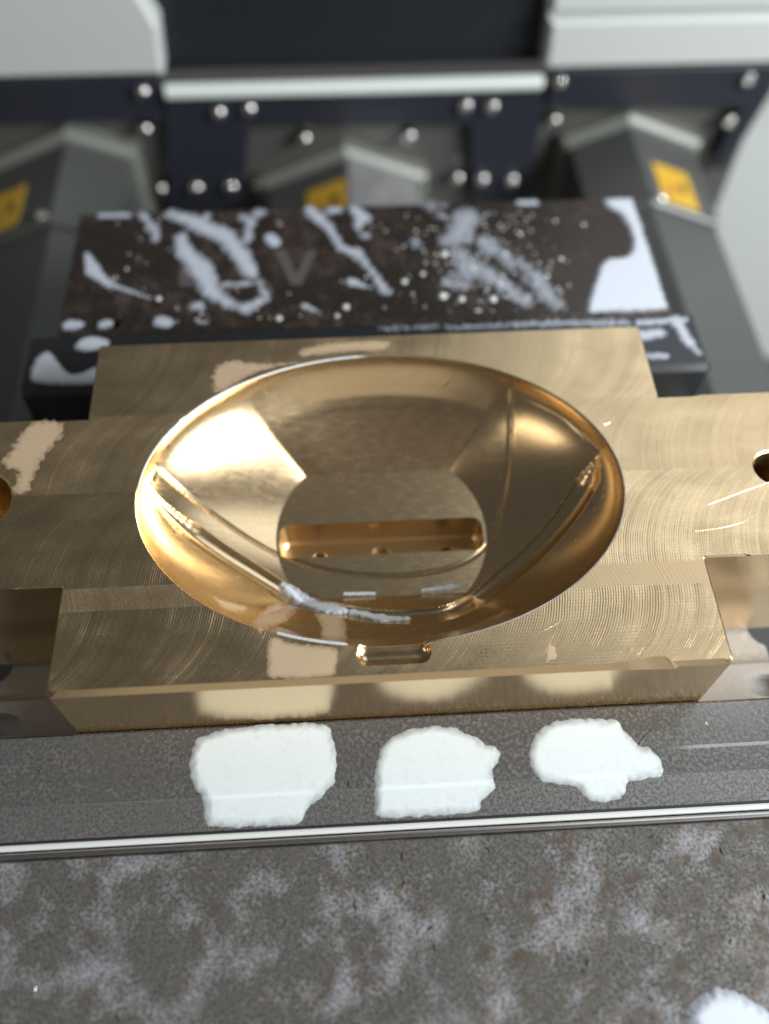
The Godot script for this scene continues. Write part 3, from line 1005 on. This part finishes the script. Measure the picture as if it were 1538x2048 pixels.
	obj("block_sides", side.mesh(), M["bronze_side"], root)
	# cavity
	var cav := Mesher.new()
	var parts := [[0, 60], [1, 120], [2, 10]]
	for pr in parts:
		var nr: int = pr[1]
		var pos := PackedVector3Array()
		pos.resize(na * (nr + 1))
		for i in na:
			var ph: float = angs[i]
			var rs := r_slot(ph)
			var rf := r_floor(ph)
			var re := r_rim(ph)
			for k in nr + 1:
				var t := k / float(nr)
				var r := 0.0
				if pr[0] == 0: r = lerpf(rs, rf, t)
				elif pr[0] == 1: r = lerpf(rf, re, 1.0 - pow(1.0 - t, 1.35))
				else: r = lerpf(re, rin[i], t)
				var x := cos(ph) * r
				var z := sin(ph) * r
				var dep := bowl_depth(x, z) if pr[0] > 0 else FLOOR_D + carve_at(x, z)
				if pr[0] == 1 and k == 0: dep = FLOOR_D + carve_at(x, z)
				if k == nr and pr[0] > 0: dep = maxf(0.6, dep if z > 40.0 else 0.6)
				if pr[0] == 2 and k == nr: dep = 0.6
				pos[i * (nr + 1) + k] = Vector3(x, -dep, z)
		var first := cav.v.size()
		for i in na:
			for k in nr + 1:
				var i0 := (i + na - 1) % na
				var i1 := (i + 1) % na
				var dphi := pos[i1 * (nr + 1) + k] - pos[i0 * (nr + 1) + k]
				var dr := pos[i * (nr + 1) + mini(k + 1, nr)] - pos[i * (nr + 1) + maxi(k - 1, 0)]
				var nn := dphi.cross(dr)
				nn = nn.normalized() if nn.length_squared() > 1e-12 else Vector3.UP
				if nn.y < 0: nn = -nn
				cav.vert(pos[i * (nr + 1) + k], nn)
		for i in na:
			var j := (i + 1) % na
			if pr[0] == 2 and absf(rin[i] - r_rim(angs[i])) + absf(rin[j] - r_rim(angs[j])) < 0.02: continue
			for k in nr:
				var a := first + i * (nr + 1) + k
				var b := first + j * (nr + 1) + k
				cav.tri(a, b, b + 1)
				cav.tri(a, b + 1, a + 1)
	obj("oval_cavity", cav.mesh(), M["polished_bronze"], root)
	# slot in the cavity floor
	var sl := Mesher.new()
	for i in na:
		var j := (i + 1) % na
		var a := Vector2(cos(angs[i]), sin(angs[i])) * r_slot(angs[i])
		var b := Vector2(cos(angs[j]), sin(angs[j])) * r_slot(angs[j])
		var inw := Vector3(-a.x * 0.05, 0, -(a.y - 1.3))
		var e := (b - a)
		var nn := Vector3(e.y, 0, -e.x)
		if nn.dot(inw) < 0: nn = -nn
		sl.flat4(p3.call(a, -FLOOR_D), p3.call(b, -FLOOR_D), p3.call(b, -FLOOR_D - 9.6), p3.call(a, -FLOOR_D - 9.6), nn)
		# small fillet at the bottom
		var n2 := nn.normalized() * 0.8
		sl.flat4(p3.call(a, -FLOOR_D - 9.6), p3.call(b, -FLOOR_D - 9.6), p3.call(b, -FLOOR_D - 10.4) + n2, p3.call(a, -FLOOR_D - 10.4) + n2, nn + Vector3.UP)
	var so := obj("floor_slot", sl.mesh(), M["slot_bronze"], root)
	sl = Mesher.new()
	for h in [[-29.6, -7.5, -18.2, 2.0], [-7.5, 7.5, 0.0, 2.9], [7.5, 29.6, 19.5, 2.0]]:
		cell_hole(sl, h[0], h[1], -4.4, 7.0, Vector2(h[2], 1.6), h[3], -FLOOR_D - 10.4, 8.0 if h[3] < 2.5 else 1.6, uvf, 0.15)
	obj("slot_bottom", sl.mesh(), M["slot_bronze"], so)

# ---------------------------------------------------------------- coolant
func build_coolant() -> void:
	var fy := func(_x: float, z: float) -> float: return FRONT_Y - clampf((z - 55.4) / 16.9, 0, 1) * 0.35 - (0.6 * smoothstep(72.2, 72.8, z))
	var ry := func(_x: float, z: float) -> float: return REAR_Y if z < -79.5 else REAR_Y - 0.4
	var ty := func(_x: float, _z: float) -> float: return 0.0
	var cy := func(x: float, z: float) -> float: return -bowl_depth(x, z)
	puddle("foam_puddle", "white foamy coolant puddle on the front jaw, leftmost and largest of three", "puddle", "foam_coolant", [pts([-48.6, 57.5, -40.0, 55.4, -28.7, 55.1, -17.9, 55.7, -15.5, 59.3, -14.6, 66.3, -15.8, 71.1, -21.3, 75.6, -23.8, 79.3, -30.9, 79.7, -41.5, 79.5, -46.1, 78.3, -47.2, 73.0, -50.1, 68.1, -50.8, 63.1, -50.2, 60.0])], [], 0.24, 0.35, 2.2, 0.3, fy, "", 11, 0.0, 0.3)
	puddle("foam_puddle", "white foamy coolant puddle on the front jaw, the middle one with a bluish dip", "puddle", "foam_coolant", [pts([-3.1, 62.2, 0.2, 59.5, 7.9, 57.7, 14.8, 58.4, 20.2, 61.2, 23.1, 63.3, 25.4, 63.7, 25.9, 66.6, 23.6, 69.6, 23.7, 73.9, 20.3, 76.7, 18.8, 79.2, 9.7, 79.5, 0.1, 79.4, -5.4, 78.6, -5.5, 72.9, -5.0, 66.8])], [], 0.24, 0.35, 2.2, 0.3, fy, "", 12, 0.0, 0.3)
	puddle("foam_puddle", "white foamy coolant puddle on the front jaw, rightmost, with a lobe to the right", "puddle", "foam_coolant", [pts([38.3, 59.2, 44.9, 57.8, 52.6, 58.2, 56.6, 58.7, 58.3, 61.4, 60.7, 65.3, 63.8, 66.3, 65.7, 69.4, 64.9, 73.1, 57.2, 74.1, 55.1, 77.4, 48.7, 78.7, 45.3, 76.9, 43.3, 74.6, 35.6, 72.7, 33.1, 68.3, 34.0, 63.9])], [], 0.24, 0.35, 2.2, 0.3, fy, "", 13, 0.0, 0.3)
	var sm := Mesher.new()
	var half := PackedVector2Array()
	for i in 12: half.append(Vector2(81.35, FRONT_Y - 1.75) + Vector2.from_angle(TAU * i / 12.0) * Vector2(0.85, 0.7))
	sweep(sm, half, -116, 116, 0.3, AX_SIDE)
	tag(obj("coolant_line", sm.mesh(), M["white_bead"]), "white coolant line lying in the seam between jaw plate and front jaw body", "bead")
	var by := func(_x: float, _z: float) -> float: return FRONT_Y - 0.9
	puddle("coolant_puddle", "smooth white coolant puddle at the lower right corner of the front jaw", "puddle", "pool_coolant", [pts([59.2, 126, 60.2, 122.5, 66.1, 119.6, 71.4, 120.6, 76.6, 124.0, 86, 130, 80, 138, 62, 136])], [], 0.6, 1.1, 3.0, 0.4, by, "", 14)
	# rear jaw
	puddle("coolant_pool", "broad pale coolant pool along the right end of the rear jaw", "puddle", "pool_coolant", [pts([90.2, -138.2, 93, -138.6, 97, -138.6, 100.4, -138.4, 101.0, -137.0, 101.1, -130, 101.2, -118, 101.3, -104, 101.4, -92, 101.5, -84, 101.0, -81.2, 99, -80.9, 92, -80.8, 84, -80.8, 76, -80.8, 73.4, -81.4, 75, -86.5, 78.0, -93.9, 82.4, -103.6, 85.6, -106.5, 93.1, -108.2, 96.2, -117.2, 94.7, -129.4, 90.9, -133.8])], [], 0.6, 0.7, 1.6, 0.5, ry, "", 15)
	puddle("coolant_splash", "net of milky coolant spread over the left half of the rear jaw", "splash", "milky_coolant", [], [[-80.5, -138.2, 1.4, -74.4, -129.2, 1.8], [-74.4, -129.2, 1.6, -73.9, -123.2, 0.9], [-69.5, -137.4, 2.3, -59.3, -132.5, 3.7], [-59.3, -131.1, 3.8, -49.1, -124.7, 3.7], [-65.1, -124.7, 2.5, -63.3, -117.5, 3.1], [-63.3, -117.5, 3.1, -57.1, -108.3, 4.5], [-57.1, -108.3, 4.3, -53.7, -100.1, 3.4], [-53.6, -97.7, 3.3, -47.8, -91.5, 2.2], [-48.6, -124.0, 3.5, -43.4, -114.0, 3.5], [-43.4, -114.0, 3.5, -39.7, -105.6, 3.1], [-49.0, -100.2, 1.2, -37.0, -100.3, 0.9], [-36.6, -100.3, 0.9, -34.3, -93.2, 1.1], [-34.8, -92.6, 1.7, -41.0, -87.9, 2.3], [-41.0, -87.9, 1.9, -47.8, -91.5, 1.5], [-56.6, -90.1, 2.1, -58.3, -90.6, 1.7], [-58.4, -131.1, 1.8, -55.9, -136.4, 1.2], [-43.6, -135.2, 1.6, -40.4, -131.6, 1.8], [-40.4, -131.6, 1.7, -41.5, -121.7, 1.6], [-38.7, -136.3, 1.9, -36.4, -137.6, 1.6]], 0.33, 0.4, 2.8, 0.7, ry, "", 16, -0.4, 0.22)
	puddle("coolant_splash", "mottled milky coolant splash right of the middle of the rear jaw", "splash", "thin_coolant", [], [[24.1, -137.4, 2.1, 30.7, -138.0, 1.3], [38.3, -130.7, 5.3, 34.6, -121.4, 5.0], [34.5, -120.0, 4.2, 30.3, -118.9, 3.8], [43.1, -117.0, 4.0, 45.3, -113.0, 4.0], [33.7, -112.2, 3.2, 35.2, -102.0, 4.0], [38.3, -105.6, 3.4, 44.4, -97.9, 4.0], [27.8, -97.4, 3.0, 34.6, -95.9, 2.2], [44.4, -97.9, 3.6, 53.4, -87.8, 3.2], [49.4, -110.2, 2.7, 50.5, -105.1, 2.3], [58.5, -99.0, 3.8, 61.4, -89.8, 3.4], [62.1, -88.5, 3.1, 64.1, -84.9, 2.5], [54.2, -106.1, 2.5, 58.6, -99.7, 2.1], [18.2, -119.5, 1.8, 18.9, -116.8, 1.4], [28.4, -132.5, 1.6, 30.1, -131.0, 1.6]], 0.33, 0.3, 4.2, 1.5, ry, "", 17, -0.5, 0.3)
	puddle("coolant_streak", "thin comet shaped coolant streak near the left end of the rear jaw", "splash", "milky_coolant", [], [[-97.4, -117.4, 1.2, -94.3, -109.5, 3.0], [-94.2, -108.8, 2.6, -88.4, -102.4, 1.6], [-88.4, -102.4, 1.2, -73.3, -94.8, 0.7]], 0.35, 0.4, 1.0, 0.3, ry, "", 18)
	puddle("coolant_streak", "forked coolant run from the back edge down the middle of the rear jaw", "splash", "milky_coolant", [], [[-18.9, -137.5, 2.4, -16.0, -132.9, 2.7], [-16.0, -132.9, 2.4, -12.0, -127.4, 1.8], [-12.0, -127.4, 1.7, -8.2, -116.9, 1.6], [-8.2, -116.5, 1.6, -2.5, -113.3, 2.4], [-2.5, -113.3, 2.1, 2.2, -104.0, 1.2], [2.2, -104.0, 1.2, 6.4, -94.3, 2.0], [-11.2, -136.8, 2.2, -8.8, -137.1, 2.1], [-2.3, -136.8, 2.4, 0.6, -132.1, 2.8], [-0.7, -131.3, 2.4, -1.7, -126.9, 1.5], [-0.4, -123.4, 1.6, 0.4, -122.5, 1.7]], 0.33, 0.4, 2.4, 0.6, ry, "", 19, -0.3, 0.25)
	var blobs := [["rounded coolant blob between the coolant net and the middle of the rear jaw", [-33.0, -122.8, 2.8, -31.8, -120.4, 2.7]], ["small coolant blob with a tail near the middle of the rear jaw", [-5.1, -99.4, 2.2, 1.8, -95.9, 0.5]], ["coolant blob at the front edge of the rear jaw, left part", [-69.0, -83.8, 2.7, -66.9, -83.0, 2.6]], ["coolant bead at the left front corner of the rear jaw", [-99.0, -83.4, 2.5, -96.1, -83.4, 2.2]], ["coolant bead beside the pin hole of the rear jaw", [-87.9, -83.2, 2.1, -85.8, -83.6, 1.7]], ["flat coolant patch at the back left corner of the rear jaw", [-94.9, -137.8, 1.4, -85.1, -137.6, 1.5]], ["coolant blot on the back edge right of the middle of the rear jaw", [58.6, -137.6, 1.7, 64.3, -137.6, 1.7]], ["small tailed coolant blob in front of the faint letter V on the rear jaw", [-21.1, -88.5, 1.6, -15.9, -85.0, 0.5]], ["narrow coolant smear at the front edge of the rear jaw under the ring", [-56.4, -82.9, 0.7, -53.5, -82.7, 0.9]]]
	for i in blobs.size():
		puddle("coolant_blob", blobs[i][0], "splash", "milky_coolant", [], [blobs[i][1]], 0.35, 0.5, 1.2, 0.4, ry, "", 30 + i)
	# drops on the two ends of the rear jaw plate
	puddle("coolant_blob", "oblong coolant drop on the jaw plate at the left, beside the bronze", "splash", "pool_coolant", [pts([-96.1, -75.0, -92.8, -78.4, -86.9, -77.5, -85.0, -74.5, -90.1, -72.1, -95.0, -72.8])], [], 0.35, 0.6, 1.6, 0.3, ry, "", 40)
	puddle("coolant_blob", "wide white coolant drop at the left end of the rear jaw plate", "splash", "pool_coolant", [pts([-108.7, -65.1, -107.4, -70.7, -103.7, -72.1, -98.8, -65.5, -94.4, -62.1, -88.4, -65.0, -82.7, -65, -82.7, -58.4, -100.2, -58.2, -107.8, -60.3])], [], 0.4, 0.7, 1.8, 0.3, ry, "", 41)
	puddle("coolant_splash", "patchy coolant on the right end of the rear jaw plate beside the bronze", "splash", "milky_coolant", [], [[90.1, -75.6, 1.6, 106.0, -76.5, 1.5], [103.0, -76.0, 2.4, 104.6, -66.0, 2.0], [104.6, -67, 2.0, 107.0, -61.0, 1.0], [90.4, -70.0, 2.6, 96.4, -70.9, 2.2], [88.0, -60.8, 1.2, 95.8, -60.8, 1.5]], 0.35, 0.45, 1.2, 0.6, ry, "", 42)
	puddle("coolant_splash", "thin broken coolant line on the rear jaw plate behind the bronze, right half", "splash", "thin_coolant", [], [[4, -77.0, 0.8, 22, -77.4, 1.2], [26, -76.6, 1.0, 60, -77.0, 1.6], [60, -77.0, 1.4, 86, -76.0, 1.8]], 0.4, 0.3, 0.9, 1.2, ry, "", 43, 0.1)
	# films on the bronze face
	puddle("film_or_reflection", "beige coolant film on the bar's left end beside the large hole", "film", "coolant_or_reflection", [pts([-95.6, -25.4, -87.5, -25.6, -86.2, -20.9, -89.4, -15.1, -91.6, -7.8, -92.7, -2.3, -96.6, -2.5, -96.4, -8.6, -101.1, -11.7, -99.6, -16.4])], [], 0.3, 0.08, 1.8, 0.6, ty, "", 50)
	puddle("film_or_reflection", "smooth beige coolant film on the front lug below the oval rim", "film", "coolant_or_reflection", [pts([-28.9, 42.4, -23.0, 44.1, -13.4, 46.0, -13.4, 50.2, -14.9, 52.8, -28.2, 52.7, -29.4, 49.3])], [], 0.3, 0.08, 1.2, 0.25, ty, "", 51)
	puddle("film_or_reflection", "ragged coolant film behind the rim at the back left of the bronze", "film", "coolant_or_reflection", [pts([-45.8, -43.2, -40.1, -46.2, -35.7, -44.7, -25.7, -44.2, -21.3, -43.8, -27.1, -42.8, -35.6, -39.6, -43.9, -33.9, -46.2, -36.7])], [], 0.3, 0.08, 1.5, 0.6, ty, "", 52)
	puddle("film_or_reflection", "light coolant film between the rim and the back edge of the bronze", "film", "coolant_or_reflection", [pts([-21.3, -48.8, -12.5, -51.1, 3.8, -51.5, 3.2, -47.6, -6.8, -47.4, -16.4, -46.6, -21.0, -46.3])], [], 0.3, 0.08, 1.4, 0.4, ty, "", 53)
	puddle("film_or_reflection", "small pale coolant smear on the right part of the front lug", "film", "coolant_or_reflection", [pts([36.6, 48.4, 38.4, 48.1, 38.2, 51.0, 35.8, 52.1])], [], 0.25, 0.05, 0.5, 0.4, ty, "", 54)
	# in the cavity
	puddle("coolant_pool", "white coolant pooled in the cavity's groove, left of the middle", "puddle", "pool_coolant", [pts([-29.6, 15.2, -26.0, 15.2, -20.0, 19.5, -11.4, 23.4, -9.9, 26.0, -16.5, 26.2, -24.0, 21.6])], [], 0.25, 1.5, 1.6, 0.15, cy, "", 60)
	puddle("coolant_pool", "foamy coolant strip in the cavity's groove, right of the white pool", "puddle", "foam_coolant", [], [[-9.4, 25.8, 1.3, -1.9, 28.8, 1.6], [-1.9, 28.8, 1.6, 5.4, 29.6, 1.0]], 0.25, 0.9, 1.0, 0.3, cy, "", 61, 0.0, 0.3)
	puddle("film_or_reflection", "beige painted reflections on the front wall of the cavity, running up from the white pool", "film", "coolant_or_reflection", [pts([-34.8, 33.7, -30.3, 23.8, -24.4, 25.0, -26.0, 31.2, -29.8, 36.0, -31.3, 41.6]), pts([-18.8, 27.2, -12.5, 26.4, -11.0, 32.6, -11.3, 40.0, -16.8, 40.1, -17.7, 32.8])], [], 0.25, 0.06, 2.0, 0.4, cy, "", 64)  # thin beige shapes painted where the polished wall reflects the coolant
	puddle("film_or_reflection", "small ragged coolant film on the cavity's left front wall under the rim", "film", "coolant_or_reflection", [pts([-45.5, 24.5, -43.0, 25.6, -36.9, 26.4, -36.9, 28.9, -41.2, 29.9])], [], 0.25, 0.06, 1.4, 0.4, cy, "", 65)
	puddle("coolant_streak", "short white coolant bar at the front edge of the cavity floor, left", "splash", "foam_coolant", [], [[-11.1, 18.9, 0.6, -3.1, 19.2, 0.6]], 0.2, 0.3, 0.5, 0.1, cy, "", 62)
	puddle("coolant_streak", "pale coolant bar at the front edge of the cavity floor, right", "splash", "foam_coolant", [], [[10.4, 18.9, 0.6, 18.0, 18.4, 0.8], [18.0, 18.4, 0.8, 23.6, 17.4, 0.3]], 0.2, 0.3, 0.5, 0.15, cy, "", 63)
	# beads lying along the chamfered rim
	bead("thin white coolant bead along the upper left of the oval rim", deg_to_rad(180), deg_to_rad(268), 0.36)
	bead("short white coolant bead on the front left of the oval rim", deg_to_rad(103), deg_to_rad(124), 0.62)
	bead("hair thin greyish coolant bead on the right and lower right of the oval rim", deg_to_rad(-25), deg_to_rad(78), 0.3, "grey_bead")
	# fine spray that nobody could count
	var sp := Mesher.new()
	for i in 190:
		var q := Vector2(rng.randfn(44, 17), rng.randf_range(-134, -83)) if i < 140 else Vector2(rng.randf_range(-95, 20), rng.randf_range(-136, -83))
		if q.x > 72 or q.x < -98: continue
		var r := rng.randf_range(0.22, 0.62)
		var c := Vector3(q.x, REAR_Y + 0.02, q.y)
		var ap := sp.vert(c + Vector3(0, r * 0.6, 0), Vector3.UP)
		var ring := []
		for k in 8:
			var d := Vector3(cos(TAU * k / 8), 0, sin(TAU * k / 8))
			ring.append([sp.vert(c + d * r * 0.7 + Vector3(0, r * 0.45, 0), (d + Vector3.UP).normalized()), sp.vert(c + d * r, (d + Vector3.UP * 0.2).normalized())])
		for k in 8:
			var e: Array = ring[(k + 1) % 8]
			sp.tri(ap, ring[k][0], e[0])
			sp.tri(ring[k][0], ring[k][1], e[1])
			sp.tri(ring[k][0], e[1], e[0])
	tag(obj("coolant_spray", sp.mesh(), M["white_bead"]), "spray of fine coolant specks over the rear jaw, densest in the mottled splash", "spray", "", "stuff")
	# single drops on the rear jaw
	var dp := [[28.2, -111.8, 1.5, "large bright coolant drop at the left rim of the mottled splash on the rear jaw"],
		[13.2, -98.7, 1.2, "round coolant drop just right of the forked run's lower end on the rear jaw"],
		[25.8, -91.1, 1.6, "largest round drop in the row below the mottled splash, at its left end"],
		[32.0, -89.3, 1.3, "second round drop in the row below the mottled splash on the rear jaw"],
		[42.7, -88.8, 1.5, "third and rightmost round drop in the row below the mottled splash"],
		[19.9, -102.1, 0.9, "small coolant drop between the forked run and the mottled splash"],
		[69.2, -107.3, 0.9, "small coolant drop alone on dark steel left of the right hand pool"],
		[56.6, -120.9, 0.8, "small coolant drop right of the mottled splash's upper half"],
		[80.3, -124.8, 0.8, "small coolant drop on dark steel close to the upper part of the right pool"],
		[70.3, -127.3, 0.7, "tiny coolant drop near the back edge, left of the right hand pool"],
		[-7.3, -87.5, 1.3, "round drop below the forked run near the rear jaw's front edge"],
		[-10.4, -83.5, 0.9, "small drop at the rear jaw's front edge, below the forked run"],
		[-29.8, -83.3, 1.2, "drop at the rear jaw's front edge below the faint letter V"],
		[37.4, -104.2, 1.1, "coolant drop sitting inside the middle of the mottled splash"],
		[46.0, -96.0, 1.0, "coolant drop inside the lower part of the mottled splash"],
		[50.0, -111.0, 0.9, "coolant drop at the right rim of the mottled splash"],
		[63.0, -99.0, 0.8, "small drop right of the mottled splash, towards the pool"],
		[-70.5, -94.4, 1.0, "coolant drop at the thin end of the comet shaped streak"]]
	for d in dp:
		dome("coolant_drop", d[3], Vector3(d[0], REAR_Y, d[1]), d[2], "white_bead", "coolant drops on the rear jaw")

func bead(label: String, a0: float, a1: float, r: float, m := "white_bead") -> void:
	var ms := Mesher.new()
	var n := 120
	var nf := noise(77, 0.9, 3)
	var prev := []
	for i in n + 1:
		var ph := lerpf(a0, a1, i / float(n))
		var d := Vector3(cos(ph), 0, sin(ph))
		var taper := clampf(minf(i, n - i) / 5.0, 0.15, 1.0)
		var w := r * taper * (0.9 + 0.35 * nf.get_noise_1d(i * 0.6))
		var c := d * (r_rim(ph) + 0.2) + Vector3(0, -0.25, 0)
		var ring := []
		for k in 9:
			var t := PI * k / 8.0 - PI * 0.25
			var o := d * (-cos(t)) + Vector3.UP * sin(t)
			ring.append(ms.vert(c + o * w, o))
		if prev:
			for k in 8:
				ms.tri(prev[k], ring[k], ring[k + 1])
				ms.tri(prev[k], ring[k + 1], prev[k + 1])
		prev = ring
	tag(obj("coolant_bead", ms.mesh(), M[m]), label, "bead")

# ---------------------------------------------------------------- swarf
func build_chips() -> void:
	for i in 34:
		var p := Vector3.ZERO
		if i < 22: p = Vector3(rng.randf_range(-85, 85), FRONT_Y - 0.8, rng.randf_range(86, 122))
		elif i < 28: p = Vector3(rng.randf_range(-90, 90), FRONT_Y - 0.2, rng.randf_range(58, 71))
		else: p = Vector3(rng.randf_range(-90, 85), REAR_Y + 0.1, rng.randf_range(-135, -84))
		var ms := Mesher.new()
		var l := rng.randf_range(0.5, 1.5)
		sweep(ms, pts([-l, -0.12, 0, -0.2 - l * 0.2, l, -0.05, 0.1, 0.15 - l * 0.15]), -0.05, 0.12, 0.02, AX_UP)
		var o := obj("metal_chip", ms.mesh(), M["chip_metal"])
		o.position = p * K
		o.rotation = Vector3(rng.randf_range(-0.3, 0.3), rng.randf() * TAU, rng.randf_range(-0.3, 0.3))
		var where: String = "stained front jaw body" if i < 22 else ("front jaw plate beside the foam puddles" if i < 28 else "dark rear jaw")
		tag(o, "tiny bright metal chip lying loose on the " + where, "chip", "metal chips on the " + where)
	hair("hair thin curved chip on the bar's right end, in front of the small hole", [79.1, 18.4, 86.1, 17.8, 93.1, 16.1, 97.9, 12.9], 0.0)
	hair("straight hair thin chip on the bar's right end, pointing at the small hole", [84.6, 10.7, 94.2, 7.3, 102.8, 4.5], 0.0)
	hair("short hair thin chip on the right part of the front lug", [34.8, 44.4, 38.0, 43.3, 41.0, 41.5], 0.0)
	hair("tiny curled chip on the bronze, right of the cavity's back right rim", [62.5, -16.8, 64.1, -17.5, 65.7, -19.1], 0.0)
	hair("hair thin curved metal chip beside the rightmost foam puddle", [60.5, 66.0, 64.5, 62.0, 70.0, 57.6, 74.0, 55.6], FRONT_Y - 0.25)

func hair(label: String, a: Array, y: float) -> void:
	var hs := Mesher.new()
	var line := smooth_line(pts(a), 8)
	for i in line.size() - 1:
		var s := (line[i + 1] - line[i]).normalized().orthogonal() * 0.09
		sweep(hs, PackedVector2Array([line[i] - s, line[i + 1] - s, line[i + 1] + s, line[i] + s]), y + 0.02, y + 0.2, 0.03, AX_UP)
	tag(obj("hair_chip", hs.mesh(), M["chip_metal"]), label, "chip")
